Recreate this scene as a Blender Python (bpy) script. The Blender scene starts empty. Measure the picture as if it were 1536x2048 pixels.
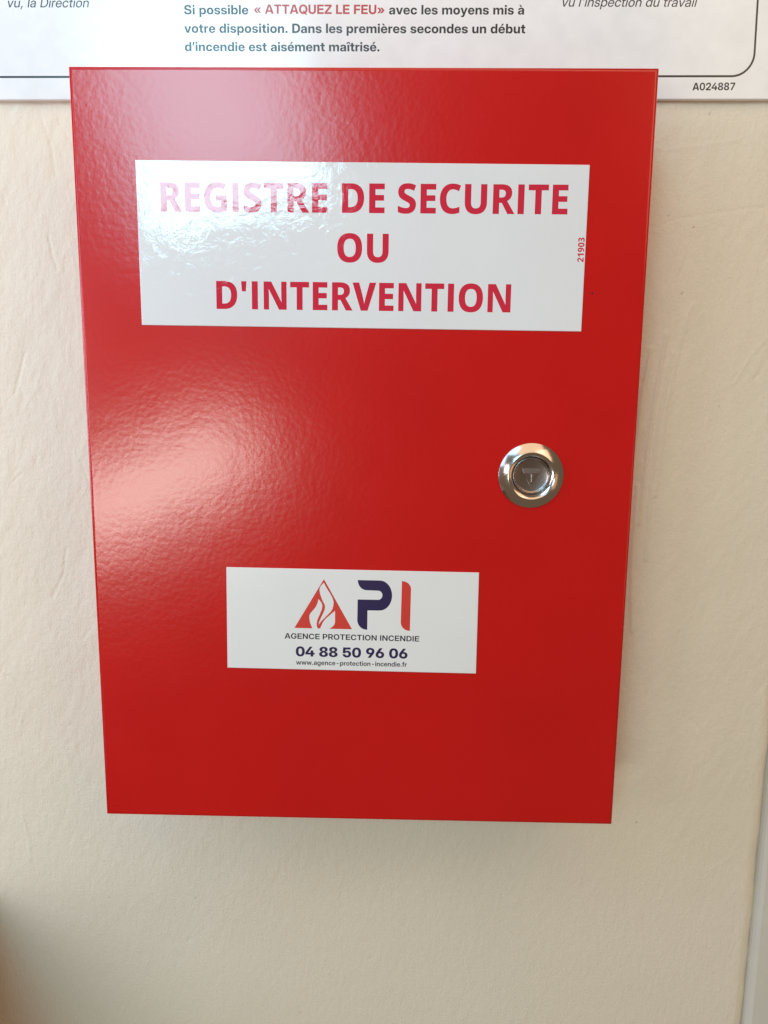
import bpy, bmesh, math, random
import numpy as np
from mathutils import Vector, Matrix, Quaternion
from mathutils.geometry import delaunay_2d_cdt

scene = bpy.context.scene
COL = scene.collection

# ------------------------------------------------------------------ camera
cam_data = bpy.data.cameras.new("camera")
cam_data.sensor_fit = 'VERTICAL'
cam_data.sensor_height = 36.0
cam_data.sensor_width = 27.0
cam_data.lens = 1540.0 / 2048.0 * 36.0
cam_data.clip_start = 0.02
cam_data.clip_end = 100.0
camera = bpy.data.objects.new("camera", cam_data)
COL.objects.link(camera)
camera.matrix_world = Matrix((
    (0.99974952, -0.01335799, 0.01795724, 0.0177527),
    (0.01986794, 0.16032383, -0.9868645, -0.41016889),
    (0.01030355, 0.98697408, 0.16054907, 1.61120125),
    (0.0, 0.0, 0.0, 1.0)))
camera.rotation_mode = 'XYZ'
scene.camera = camera

# ------------------------------------------------------------------ room light
world = bpy.data.worlds.new("World")
scene.world = world
world.use_nodes = True
bg = world.node_tree.nodes["Background"]
bg.inputs[0].default_value = (1.0, 0.72, 0.47, 1)
bg.inputs[1].default_value = 0.19

scene.view_settings.view_transform = 'Standard'
scene.view_settings.look = 'None'
scene.view_settings.exposure = 0.0
scene.view_settings.gamma = 1.0
scene.view_settings.use_curve_mapping = False


def lamp(name, az, el, dist, w, h, color, radiance, aim=(0.0, -0.03, 1.6), roll=0.0):
    """rectangular lamp (a window, a lit part of the room or an added fill) seen from the cabinet at azimuth / elevation"""
    a, e = math.radians(az), math.radians(el)
    d = Vector((math.sin(a) * math.cos(e), -math.cos(a) * math.cos(e), math.sin(e)))
    L = bpy.data.lights.new(name, 'AREA')
    L.shape = 'RECTANGLE'
    L.size, L.size_y = w, h
    L.color = color
    L.energy = radiance * math.pi * w * h
    o = bpy.data.objects.new(name, L)
    COL.objects.link(o)
    o.location = Vector(aim) + d * dist
    o.rotation_euler = (d.to_track_quat('Z', 'Y') @ Quaternion((0, 0, 1), math.radians(roll))).to_euler()
    return o


lamp("window_light", -14.7, 20.6, 2.6, 0.64, 0.72, (0.42, 0.83, 1.0), 12.8, roll=18.0)
lamp("low_window_light", -20.8, -8.0, 1.5, 0.46, 0.15, (0.88, 0.95, 0.86), 16.0, roll=24.0)
lamp("side_lamp", -37.0, 5.0, 1.0, 0.16, 0.26, (0.92, 0.92, 1.0), 5.6)
lamp("side_window_light", -52.0, 22.0, 0.75, 0.20, 0.30, (0.46, 0.68, 1.0), 3.4)
lamp("far_side_fill", -68.0, 5.0, 0.70, 0.20, 0.40, (0.72, 0.76, 1.0), 6.8)  # added cool fill grazing the wall from the left, no real window
lamp("right_fill", 40.0, 28.0, 1.0, 0.40, 0.40, (1.0, 0.66, 0.42), 2.0)  # added warm fill to brighten the right side of the wall
lamp("low_right_fill", 50.0, -15.0, 1.0, 0.40, 0.40, (1.0, 0.58, 0.34), 0.8)  # weak warm fill, added to lift the lower wall
lamp("high_left_fill", -35.0, 45.0, 0.80, 0.40, 0.30, (0.44, 0.70, 1.0), 3.0)  # added cool fill from the upper left, not an actual window
lamp("overhead_fill", 14.0, 53.0, 1.00, 0.90, 0.70, (1.0, 0.69, 0.46), 1.35)  # added overhead fill in place of ceiling bounce, no fixture there

# ------------------------------------------------------------------ helpers


def link(o, parent=None):
    COL.objects.link(o)
    if parent is not None:
        o.parent = parent
        o.matrix_parent_inverse = Matrix.Translation(-parent.location)
    return o


def tag(o, label=None, cat=None, kind=None, group=None):
    if label: o["label"] = label
    if cat: o["category"] = cat
    if kind: o["kind"] = kind
    if group: o["group"] = group
    return o


def thing(name, loc, label, cat):
    o = bpy.data.objects.new(name, None)
    o.empty_display_size = 0.02
    o.location = loc
    COL.objects.link(o)
    return tag(o, label, cat)


def obj(name, bm, mat, parent=None, smooth=True, weighted=False, sharp=0):
    me = bpy.data.meshes.new(name)
    bmesh.ops.recalc_face_normals(bm, faces=bm.faces)
    bm.to_mesh(me)
    bm.free()
    if smooth:
        me.polygons.foreach_set("use_smooth", [True] * len(me.polygons))
    if sharp: me.set_sharp_from_angle(angle=math.radians(sharp))
    me.materials.append(mat)
    o = bpy.data.objects.new(name, me)
    link(o, parent)
    if weighted:
        m = o.modifiers.new("weighted", 'WEIGHTED_NORMAL')
        m.keep_sharp = True
        m.weight = 100
    return o


def box_bm(x0, x1, y0, y1, z0, z1):
    bm = bmesh.new()
    bmesh.ops.create_cube(bm, size=1.0)
    bmesh.ops.scale(bm, vec=(x1 - x0, y1 - y0, z1 - z0), verts=bm.verts)
    bmesh.ops.translate(bm, vec=((x0 + x1) / 2, (y0 + y1) / 2, (z0 + z1) / 2), verts=bm.verts)
    return bm


def bevel(bm, test, r, seg):
    ed = [e for e in bm.edges if test(*(v.co for v in e.verts))]
    bmesh.ops.bevel(bm, geom=ed, offset=r, segments=seg, profile=0.5, affect='EDGES')
    return bm


def lathe_bm(profile, n=96, closed=True):
    """profile: (radius, height towards the viewer) in metres, turned round the y axis"""
    bm = bmesh.new()
    rings = []
    for r, h in profile:
        if r < 1e-7:
            rings.append([bm.verts.new((0, -h, 0))])
        else:
            rings.append([bm.verts.new((r * math.cos(2 * math.pi * k / n), -h, r * math.sin(2 * math.pi * k / n))) for k in range(n)])
    for a, b in zip(rings, rings[1:]):
        for k in range(n):
            k2 = (k + 1) % n
            if len(a) == 1 and len(b) == 1: continue
            if len(a) == 1: bm.faces.new((a[0], b[k2], b[k]))
            elif len(b) == 1: bm.faces.new((a[k], a[k2], b[0]))
            else: bm.faces.new((a[k], a[k2], b[k2], b[k]))
    return bm


def prism_bm(bottom, top):
    """bottom, top: equal lists of points"""
    bm = bmesh.new()
    a = [bm.verts.new(p) for p in bottom]
    b = [bm.verts.new(p) for p in top]
    bm.faces.new(a)
    bm.faces.new(list(reversed(b)))
    for k in range(len(a)):
        k2 = (k + 1) % len(a)
        bm.faces.new((a[k], b[k], b[k2], a[k2]))
    return bm


# ------------------------------------------------------------------ materials


def new_mat(name):
    m = bpy.data.materials.new(name)
    m.use_nodes = True
    nt = m.node_tree
    return m, nt, nt.nodes["Principled BSDF"]


def node(nt, kind, **kw):
    n = nt.nodes.new(kind)
    for k, v in kw.items():
        if k in n.inputs: n.inputs[k].default_value = v
        else: setattr(n, k, v)
    return n


def noise(nt, vec, scale, detail=2.0, rough=0.5, dist=0.0):
    n = nt.nodes.new('ShaderNodeTexNoise')
    n.inputs['Scale'].default_value = scale
    n.inputs['Detail'].default_value = detail
    n.inputs['Roughness'].default_value = rough
    n.inputs['Distortion'].default_value = dist
    nt.links.new(vec, n.inputs['Vector'])
    return n.outputs['Fac']


def mapping(nt, vec, scale=(1, 1, 1), rot=(0, 0, 0)):
    n = nt.nodes.new('ShaderNodeMapping')
    n.inputs['Scale'].default_value = scale
    n.inputs['Rotation'].default_value = rot
    nt.links.new(vec, n.inputs['Vector'])
    return n.outputs['Vector']


def position(nt):
    return nt.nodes.new('ShaderNodeNewGeometry').outputs['Position']


def math_node(nt, op, a, b):
    n = nt.nodes.new('ShaderNodeMath')
    n.operation = op
    for i, v in enumerate((a, b)):
        if isinstance(v, (int, float)): n.inputs[i].default_value = v
        else: nt.links.new(v, n.inputs[i])
    return n.outputs[0]


def ramp(nt, fac, stops):
    n = nt.nodes.new('ShaderNodeValToRGB')
    el = n.color_ramp.elements
    while len(el) < len(stops): el.new(0.5)
    for e, (p, c) in zip(el, stops):
        e.position = p
        e.color = (*c, 1) if len(c) == 3 else c
    nt.links.new(fac, n.inputs[0])
    return n.outputs[0]


def mix(nt, fac, a, b):
    n = nt.nodes.new('ShaderNodeMix')
    n.data_type = 'RGBA'
    for sock, v in ((n.inputs[0], fac), (n.inputs[6], a), (n.inputs[7], b)):
        if isinstance(v, (int, float)): sock.default_value = v
        elif isinstance(v, tuple): sock.default_value = (*v, 1)
        else: nt.links.new(v, sock)
    return n.outputs[2]


def bump(nt, bsdf, height, distance, prev=None, strength=1.0):
    n = nt.nodes.new('ShaderNodeBump')
    n.inputs['Strength'].default_value = strength
    n.inputs['Distance'].default_value = distance
    nt.links.new(height, n.inputs['Height'])
    if prev is not None: nt.links.new(prev, n.inputs['Normal'])
    nt.links.new(n.outputs['Normal'], bsdf.inputs['Normal'])
    return n.outputs['Normal']


def specks(nt, vec, scale, size, share):
    """small dust specks: 1 inside a speck, 0 elsewhere"""
    v = nt.nodes.new('ShaderNodeTexVoronoi')
    v.inputs['Scale'].default_value = scale
    nt.links.new(vec, v.inputs['Vector'])
    sep = nt.nodes.new('ShaderNodeSeparateColor')
    nt.links.new(v.outputs['Color'], sep.inputs[0])
    near = math_node(nt, 'LESS_THAN', v.outputs['Distance'], size)
    pick = math_node(nt, 'LESS_THAN', sep.outputs[0], share)
    return math_node(nt, 'MULTIPLY', near, pick)


def make_red():
    m, nt, b = new_mat("red_powder_coat")
    p = position(nt)
    tone = noise(nt, p, 18.0, 3.0)
    base = ramp(nt, tone, [(0.3, (0.545, 0.004, 0.004)), (0.7, (0.585, 0.005, 0.005))])
    dust = specks(nt, p, 60.0, 0.030, 0.10)
    col = mix(nt, dust, base, (0.05, 0.02, 0.02))
    nt.links.new(col, b.inputs['Base Color'])
    b.inputs['Roughness'].default_value = 0.195
    b.inputs['Specular IOR Level'].default_value = 0.62
    n1 = bump(nt, b, noise(nt, p, 430.0, 1.5, 0.45), 0.00004)
    bump(nt, b, noise(nt, p, 70.0, 1.0), 0.00007, n1)
    return m


def make_sticker(name, base_col, rough, dist):
    m, nt, b = new_mat(name)
    p = position(nt)
    tone = noise(nt, p, 25.0, 2.0)
    c2 = tuple(c * 0.97 for c in base_col)
    nt.links.new(ramp(nt, tone, [(0.3, c2), (0.7, base_col)]), b.inputs['Base Color'])
    b.inputs['Roughness'].default_value = rough
    b.inputs['Specular IOR Level'].default_value = 0.5 if rough > 0.1 else 0.85
    n1 = bump(nt, b, noise(nt, p, 170.0, 4.0, 0.6, 1.0), dist * 0.55)
    bump(nt, b, noise(nt, p, 30.0, 2.0), dist * 1.2, n1)
    return m


def plain(name, col, rough, spec=0.5, metal=0.0, grain=0.0, scale=600.0):
    m, nt, b = new_mat(name)
    p = position(nt)
    tone = noise(nt, p, scale * 0.2, 3.0)
    lo = tuple(c * 0.94 for c in col)
    nt.links.new(ramp(nt, tone, [(0.3, lo), (0.7, col)]), b.inputs['Base Color'])
    b.inputs['Roughness'].default_value = rough
    b.inputs['Specular IOR Level'].default_value = spec
    b.inputs['Metallic'].default_value = metal
    if grain: bump(nt, b, noise(nt, p, scale, 2.0), grain)
    return m


def make_wall():
    m, nt, b = new_mat("painted_plaster")
    p = position(nt)
    tone = noise(nt, p, 9.0, 4.0, 0.55)
    base = ramp(nt, tone, [(0.25, (0.805, 0.70, 0.55)), (0.75, (0.835, 0.735, 0.585))])
    fine = noise(nt, mapping(nt, p, (1, 1, 0.5), (0, 0.35, 0)), 420.0, 3.0, 0.6)
    base = mix(nt, math_node(nt, 'MULTIPLY', fine, 0.14), base, (0.745, 0.635, 0.49))
    spot = specks(nt, p, 120.0, 0.034, 0.05)
    col = mix(nt, math_node(nt, 'MULTIPLY', spot, 0.4), base, (0.22, 0.18, 0.14))
    att = nt.nodes.new('ShaderNodeAttribute')
    att.attribute_name = "dirt"
    col = mix(nt, att.outputs['Fac'], col, (0.20, 0.14, 0.11))
    nt.links.new(col, b.inputs['Base Color'])
    b.inputs['Roughness'].default_value = 0.62
    b.inputs['Specular IOR Level'].default_value = 0.3
    n1 = bump(nt, b, noise(nt, p, 900.0, 3.0, 0.6), 0.00026)
    bump(nt, b, noise(nt, mapping(nt, p, (1.0, 1.0, 0.34), (0, 0.38, 0)), 360.0, 3.0, 0.6), 0.00030, n1)
    return m


def make_wood():
    m, nt, b = new_mat("brown_wood")
    p = position(nt)
    g = noise(nt, mapping(nt, p, (14, 14, 1.2)), 6.0, 5.0, 0.6, 1.5)
    nt.links.new(ramp(nt, g, [(0.25, (0.20, 0.15, 0.11)), (0.75, (0.34, 0.27, 0.21))]), b.inputs['Base Color'])
    b.inputs['Roughness'].default_value = 0.45
    bump(nt, b, g, 0.0004)
    return m


def make_chrome(name, rough, radial):
    m, nt, b = new_mat(name)
    b.inputs['Metallic'].default_value = 1.0
    b.inputs['Base Color'].default_value = (0.60, 0.555, 0.515, 1) if radial else (0.36, 0.31, 0.295, 1)  # core's dark reflections are put into a darker base colour
    b.inputs['Roughness'].default_value = rough
    if radial:
        tc = nt.nodes.new('ShaderNodeTexCoord')
        g = nt.nodes.new('ShaderNodeTexGradient')
        g.gradient_type = 'RADIAL'
        nt.links.new(mapping(nt, tc.outputs['Object'], (1, 1, 1), (math.pi / 2, 0, 0)), g.inputs['Vector'])
        cb = nt.nodes.new('ShaderNodeCombineXYZ')
        nt.links.new(g.outputs['Fac'], cb.inputs[0])
        bump(nt, b, noise(nt, cb.outputs[0], 260.0, 2.0, 0.6), 0.00001)
    else:
        bump(nt, b, noise(nt, position(nt), 700.0, 3.0, 0.6), 0.00004)
    return m


M_RED = make_red()
M_WALL = make_wall()
M_TITLE = make_sticker("white_vinyl", (0.81, 0.81, 0.81), 0.06, 0.00015)
M_TITLE_RED = make_sticker("red_vinyl_print", (0.64, 0.022, 0.055), 0.06, 0.00015)
M_LABEL = make_sticker("white_label_paper", (0.82, 0.80, 0.77), 0.30, 0.00003)
M_PRINT_RED = plain("red_label_print", (0.66, 0.045, 0.030), 0.35)
M_NAVY = plain("navy_label_print", (0.022, 0.012, 0.070), 0.35)
M_BLACK = plain("dark_label_print", (0.020, 0.018, 0.028), 0.35)
M_BOARD = plain("white_laminated_board", (0.90, 0.90, 0.885), 0.14, 0.6, 0, 0.00001, 500.0)
M_INK = plain("grey_board_print", (0.032, 0.034, 0.037), 0.25)
M_INK_RED = plain("red_board_print", (0.50, 0.045, 0.045), 0.25)
M_FRAME = plain("grey_white_door_paint", (0.70, 0.65, 0.56), 0.45, 0.4, 0, 0.00006, 300.0)
M_WOOD = make_wood()
M_CHROME = make_chrome("chrome", 0.15, True)
M_CHROME2 = make_chrome("dark_worn_chrome", 0.26, False)

# glyph outlines: advance, contours of x, y, on-curve
GLYPHS = {
 'humanist_bold': {
  ' ': (260,[]),
  "'": (282,[[85,456,1,65,714,1,217,714,1,197,456,1]]),
  '0': (583,[[545,356,1,545,270,0,518,135,0,458,40,0,361,-10,0,291,-10,1,204,-10,0,92,78,0,38,242,0,38,356,1,38,472,0,87,636,0,198,724,0,291,724,1,378,724,0,490,637,0,545,472,0],[206,356,1,206,280,0,222,178,0,258,126,0,291,126,1,324,126,0,361,177,0,376,280,0,376,356,1,376,434,0,361,536,0,324,588,0,291,588,1,258,588,0,222,536,0,206,434,0]]),
  '1': (583,[[436,0,1,265,0,1,265,386,1,265,401,0,265,450,0,267,507,0,268,531,1,255,516,0,233,494,0,219,483,1,140,417,1,52,525,1,285,714,1,436,714,1]]),
  '2': (583,[[542,0,1,34,0,1,34,115,1,211,294,1,265,350,0,329,422,0,356,477,0,356,508,1,356,546,0,309,582,0,274,582,1,236,582,0,166,544,0,122,508,1,30,617,1,61,645,0,132,694,0,226,724,0,291,724,1,363,724,0,467,674,0,524,587,0,524,530,1,524,470,0,479,372,0,390,276,0,325,216,1,251,146,1,251,141,1,542,141,1]]),
  '3': (583,[[517,556,1,517,506,0,475,434,0,405,387,0,361,376,1,361,373,1,447,363,0,538,279,0,538,204,1,538,145,0,476,47,0,348,-10,0,246,-10,1,180,-10,0,82,10,0,37,29,1,37,171,1,83,148,0,182,124,0,224,124,1,301,124,0,360,172,0,360,213,1,360,242,0,330,282,0,259,302,0,197,302,1,147,302,1,147,431,1,198,431,1,254,431,0,321,453,0,352,493,0,352,519,1,352,554,0,302,587,0,261,587,1,227,587,0,169,570,0,125,548,0,110,538,1,38,652,1,81,682,0,195,724,0,284,724,1,394,724,0,517,633,0]]),
  '9': (583,[[545,403,1,545,311,0,506,160,0,420,50,0,281,-10,0,182,-10,1,160,-10,0,104,-7,0,84,-4,1,84,131,1,105,127,0,148,122,0,175,122,1,237,122,0,319,153,0,366,208,0,388,284,0,390,328,1,384,328,1,371,304,0,332,267,0,276,245,0,234,245,1,174,245,0,84,298,0,35,401,0,35,474,1,35,553,0,95,664,0,207,724,0,283,724,1,337,724,0,432,686,0,505,608,0,545,486,0],[286,588,1,246,588,0,200,534,0,200,476,1,200,429,0,242,375,0,284,375,1,312,375,0,353,401,0,376,443,0,376,465,1,376,487,0,366,531,0,344,567,0,310,588,0]]),
  'C': (645,[[397,584,1,358,584,0,295,553,0,251,493,0,228,409,0,228,355,1,228,283,0,267,182,0,345,130,0,405,130,1,452,130,0,540,154,0,584,171,1,584,27,1,538,8,0,443,-10,0,386,-10,1,272,-10,0,124,82,0,53,247,0,53,356,1,53,437,0,98,571,0,186,670,0,315,724,0,399,724,1,451,724,0,563,700,0,614,676,1,560,541,1,523,559,0,443,584,0]]),
  'D': (733,[[680,370,1,680,247,0,588,82,0,420,0,0,305,0,1,82,0,1,82,714,1,322,714,1,436,714,0,595,635,0,680,482,0],[504,364,1,504,436,0,462,530,0,382,576,0,321,576,1,251,576,1,251,140,1,306,140,1,407,140,0,504,251,0]]),
  'E': (551,[[500,0,1,82,0,1,82,714,1,500,714,1,500,576,1,251,576,1,251,439,1,483,439,1,483,302,1,251,302,1,251,139,1,500,139,1]]),
  'G': (737,[[374,409,1,668,409,1,668,32,1,612,13,0,475,-10,0,398,-10,1,293,-10,0,138,72,0,53,236,0,53,359,1,53,471,0,140,635,0,306,724,0,427,724,1,493,724,0,610,700,0,654,680,1,599,545,1,561,564,0,475,584,0,427,584,1,358,584,0,270,523,0,228,420,0,228,355,1,228,284,0,270,183,0,353,131,0,415,131,1,439,131,0,491,137,0,508,141,1,508,275,1,374,275,1]]),
  'I': (342,[[85,0,1,85,714,1,257,714,1,257,0,1]]),
  'N': (817,[[736,0,1,516,0,1,228,524,1,224,524,1,226,501,0,229,436,0,232,369,0,232,340,1,232,0,1,82,0,1,82,714,1,300,714,1,587,196,1,591,196,1,590,218,0,586,280,0,584,347,0,584,373,1,584,714,1,736,714,1]]),
  'O': (793,[[739,358,1,739,275,0,699,140,0,615,42,0,486,-10,0,396,-10,1,308,-10,0,178,42,0,94,140,0,53,275,0,53,359,1,53,470,0,127,635,0,279,725,0,397,725,1,516,725,0,667,634,0,739,469,0],[232,358,1,232,288,0,265,187,0,339,132,0,396,132,1,456,132,0,528,187,0,561,288,0,561,358,1,561,464,0,486,585,0,397,585,1,339,585,0,265,530,0,232,429,0]]),
  'R': (664,[[307,714,1,402,714,0,528,667,0,591,574,0,591,505,1,591,459,0,559,386,0,503,332,0,465,313,1,670,0,1,477,0,1,321,268,1,251,268,1,251,0,1,82,0,1,82,714,1],[304,584,1,251,584,1,251,397,1,303,397,1,357,397,0,419,443,0,419,497,1,419,525,0,395,564,0,344,584,0]]),
  'S': (571,[[534,211,1,534,152,0,475,51,0,354,-10,0,260,-10,1,213,-10,0,140,-1,0,77,18,0,46,32,1,46,185,1,99,159,0,214,129,0,264,129,1,299,129,0,343,146,0,365,177,0,365,196,1,365,219,0,338,250,0,278,281,0,227,302,1,172,327,0,93,382,0,52,462,0,52,521,1,52,587,0,117,678,0,234,724,0,311,724,1,379,724,0,487,695,0,531,676,1,479,543,1,435,563,0,346,587,0,306,587,1,277,587,0,238,572,0,220,545,0,220,528,1,220,507,0,247,476,0,309,443,0,363,419,1,418,396,0,494,342,0,534,267,0]]),
  'T': (583,[[376,0,1,207,0,1,207,574,1,22,574,1,22,714,1,561,714,1,561,574,1,376,574,1]]),
  'U': (751,[[674,277,1,674,190,0,608,61,0,474,-10,0,373,-10,1,228,-10,0,77,140,0,77,274,1,77,714,1,247,714,1,247,285,1,247,206,0,312,132,0,376,132,1,422,132,0,478,166,0,505,234,0,505,286,1,505,714,1,674,714,1]]),
  'V': (673,[[673,714,1,434,0,1,238,0,1,0,714,1,189,714,1,301,330,1,307,308,0,321,246,0,334,186,0,336,165,1,339,186,0,350,246,0,364,307,0,371,329,1,484,714,1]]),
 },
 'grotesk_bold': {
  ' ': (269,[]),
  '.': (269,[[135,-9,1,99,-9,0,47,43,0,47,79,1,47,116,0,99,168,0,135,168,1,172,168,0,223,116,0,223,79,1,223,43,0,172,-9,0]]),
  '0': (645,[[322,-12,1,228,-12,0,98,80,0,31,248,0,31,363,1,31,480,0,98,648,0,228,739,0,322,739,1,417,739,0,547,648,0,614,480,0,614,363,1,614,248,0,547,79,0,417,-12,0],[322,119,1,368,119,0,428,178,0,458,287,0,458,363,1,458,440,0,428,549,0,368,609,0,322,609,1,277,609,0,217,549,0,187,440,0,187,363,1,187,287,0,217,178,0,277,119,0]]),
  '2': (645,[[58,0,1,58,119,1,327,345,1,356,370,0,405,417,0,434,469,0,434,502,1,434,535,0,407,582,0,358,609,0,324,609,1,288,609,0,235,577,0,206,516,0,206,474,1,54,474,1,54,555,0,120,674,0,242,739,0,325,739,1,401,739,0,520,683,0,588,581,0,588,511,1,588,459,0,549,375,0,476,298,0,426,255,1,283,132,1,283,131,1,591,131,1,591,0,1]]),
  '4': (645,[[19,152,1,19,279,1,332,728,1,495,728,1,185,279,1,185,278,1,626,278,1,626,152,1],[379,0,1,379,191,1,379,247,1,379,453,1,532,453,1,532,0,1]]),
  '7': (645,[[114,0,1,413,590,1,413,591,1,64,591,1,64,728,1,580,728,1,580,594,1,281,0,1]]),
  '8': (645,[[322,-12,1,237,-12,0,110,40,0,39,134,0,39,196,1,39,246,0,84,322,0,165,371,0,219,378,1,219,378,1,147,388,0,63,474,0,63,541,1,63,600,0,128,689,0,245,739,0,322,739,1,400,739,0,517,690,0,582,601,0,582,541,1,582,474,0,497,389,0,425,378,1,425,378,1,480,371,0,561,322,0,606,246,0,606,196,1,606,134,0,534,40,0,407,-12,0],[322,105,1,357,105,0,410,131,0,439,178,0,439,208,1,439,239,0,409,286,0,356,313,0,322,313,1,288,313,0,235,286,0,205,239,0,205,208,1,205,177,0,235,131,0,287,105,0],[322,433,1,353,433,0,399,456,0,424,498,0,424,526,1,424,555,0,399,596,0,353,619,0,322,619,1,291,619,0,246,596,0,220,555,0,220,526,1,220,498,0,246,456,0,291,433,0]]),
  'A': (728,[[3,0,1,255,728,1,472,728,1,725,0,1,540,0,1,435,333,1,413,409,0,367,567,0,342,661,1,387,661,1,361,567,0,314,409,0,291,333,1,183,0,1],[171,147,1,171,278,1,557,278,1,557,147,1]]),
  'D': (704,[[315,0,1,123,0,1,123,139,1,306,139,1,376,139,0,466,190,0,510,290,0,510,364,1,510,438,0,465,538,0,375,589,0,305,589,1,120,589,1,120,728,1,316,728,1,426,728,0,588,639,0,676,475,0,676,364,1,676,252,0,588,89,0,427,0,0],[215,728,1,215,0,1,50,0,1,50,728,1]]),
  'E': (615,[[50,0,1,50,728,1,584,728,1,584,586,1,215,586,1,215,435,1,556,435,1,556,298,1,215,298,1,215,141,1,584,141,1,584,0,1]]),
  'F': (588,[[50,0,1,50,728,1,567,728,1,567,586,1,215,586,1,215,422,1,544,422,1,544,285,1,215,285,1,215,0,1]]),
  'L': (562,[[50,0,1,50,728,1,215,728,1,215,141,1,541,141,1,541,0,1]]),
  'Q': (747,[[310,256,1,445,256,1,509,174,1,578,93,1,703,-59,1,556,-59,1,475,44,1,421,109,1],[374,-12,1,275,-12,0,118,78,0,28,247,0,28,363,1,28,481,0,118,649,0,275,739,0,374,739,1,472,739,0,628,649,0,720,481,0,720,363,1,720,246,0,628,78,0,472,-12,0],[374,133,1,427,133,0,508,187,0,553,290,0,553,363,1,553,437,0,508,540,0,427,594,0,374,594,1,320,594,0,239,540,0,194,437,0,194,363,1,194,290,0,239,187,0,320,133,0]]),
  'S': (662,[[334,-12,1,238,-12,0,104,47,0,33,160,0,33,240,1,192,240,1,193,203,0,228,150,0,291,122,0,335,122,1,374,122,0,432,143,0,465,182,0,465,207,1,465,229,0,438,261,0,382,285,0,337,295,1,262,311,1,155,333,0,47,436,0,47,515,1,47,582,0,118,683,0,245,739,0,330,739,1,415,739,0,540,682,0,609,576,0,611,502,1,458,502,1,454,550,0,386,605,0,331,605,1,297,605,0,243,584,0,213,547,0,213,523,1,213,502,0,238,472,0,291,449,0,334,440,1,400,426,1,460,414,0,546,377,0,602,327,0,628,260,0,628,219,1,628,147,0,558,43,0,426,-12,0]]),
  'T': (641,[[21,586,1,21,728,1,620,728,1,620,586,1,403,586,1,403,0,1,238,0,1,238,586,1]]),
  'U': (704,[[352,-12,1,260,-12,0,124,55,0,49,176,0,49,255,1,49,728,1,210,728,1,210,268,1,210,228,0,246,166,0,310,130,0,352,130,1,395,130,0,459,166,0,494,228,0,494,268,1,494,728,1,656,728,1,656,255,1,656,175,0,581,55,0,444,-12,0]]),
  'Z': (640,[[26,0,1,26,127,1,333,499,1,363,535,0,426,606,0,459,642,1,478,586,1,431,586,0,336,586,0,289,586,1,35,586,1,35,728,1,611,728,1,611,601,1,308,231,1,278,194,0,214,122,0,181,85,1,162,141,1,209,141,0,304,141,0,351,141,1,614,141,1,614,0,1]]),
  'a': (562,[[206,-9,1,155,-9,0,75,25,0,29,93,0,29,144,1,29,188,0,61,247,0,116,283,0,189,302,0,230,306,1,276,310,0,332,319,0,356,336,0,356,352,1,356,355,1,356,372,0,338,397,0,303,411,0,279,411,1,255,411,0,218,396,0,197,369,0,195,350,1,47,350,1,51,405,0,108,484,0,212,527,0,285,527,1,339,527,0,425,503,0,483,456,0,513,390,0,513,348,1,513,0,1,358,0,1,358,73,1,356,73,1,342,46,0,300,10,0,244,-9,0],[253,97,1,284,97,0,331,120,0,358,160,0,358,187,1,358,235,1,351,232,0,332,227,0,307,221,0,278,216,0,261,213,1,238,210,0,201,194,0,180,169,0,180,151,1,180,134,0,198,110,0,231,97,0]]),
  'b': (605,[[356,-11,1,322,-11,0,264,9,0,220,49,0,206,79,1,205,79,1,205,0,1,48,0,1,48,728,1,207,728,1,207,445,1,208,445,1,224,473,0,268,509,0,324,527,0,357,527,1,423,527,0,523,459,0,579,338,0,579,258,1,579,177,0,524,56,0,424,-11,0],[313,116,1,345,116,0,393,150,0,419,214,0,419,258,1,419,303,0,393,366,0,345,400,0,313,400,1,279,400,0,228,365,0,200,302,0,200,258,1,200,215,0,228,152,0,279,116,0]]),
  'c': (563,[[290,-12,1,211,-12,0,93,56,0,27,178,0,27,257,1,27,338,0,93,459,0,211,527,0,290,527,1,343,527,0,431,497,0,497,440,0,536,363,0,539,317,1,386,317,1,383,336,0,369,367,0,345,389,0,313,401,0,293,401,1,260,401,0,212,366,0,187,302,0,187,257,1,187,214,0,212,149,0,260,115,0,293,115,1,313,115,0,345,127,0,368,149,0,382,181,0,385,200,1,539,200,1,537,154,0,499,77,0,433,20,0,343,-12,0]]),
  'd': (605,[[250,-11,1,182,-11,0,82,56,0,27,177,0,27,258,1,27,338,0,83,459,0,183,527,0,248,527,1,282,527,0,337,509,0,382,473,0,398,445,1,399,445,1,399,728,1,557,728,1,557,0,1,401,0,1,401,79,1,400,79,1,386,49,0,341,9,0,284,-11,0],[293,116,1,327,116,0,377,152,0,405,215,0,405,258,1,405,302,0,377,365,0,327,400,0,293,400,1,261,400,0,213,366,0,187,303,0,187,258,1,187,214,0,213,150,0,261,116,0]]),
  'e': (568,[[289,-12,1,211,-12,0,92,57,0,27,179,0,27,257,1,27,336,0,93,458,0,209,527,0,285,527,1,342,527,0,437,489,0,506,417,0,543,320,0,543,261,1,543,218,1,80,218,1,80,315,1,468,315,1,396,294,1,396,330,0,370,381,0,322,409,0,288,409,1,255,409,0,207,381,0,181,330,0,181,294,1,181,225,1,181,188,0,208,134,0,259,104,0,294,104,1,321,104,0,361,119,0,389,146,0,395,164,1,539,164,1,529,112,0,459,33,0,353,-12,0]]),
  'i': (255,[[48,0,1,48,516,1,207,516,1,207,0,1],[127,572,1,89,572,0,39,618,0,39,653,1,39,689,0,89,735,0,127,735,1,166,735,0,216,689,0,216,653,1,216,618,0,166,572,0]]),
  'l': (255,[[48,0,1,48,728,1,207,728,1,207,0,1]]),
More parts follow.
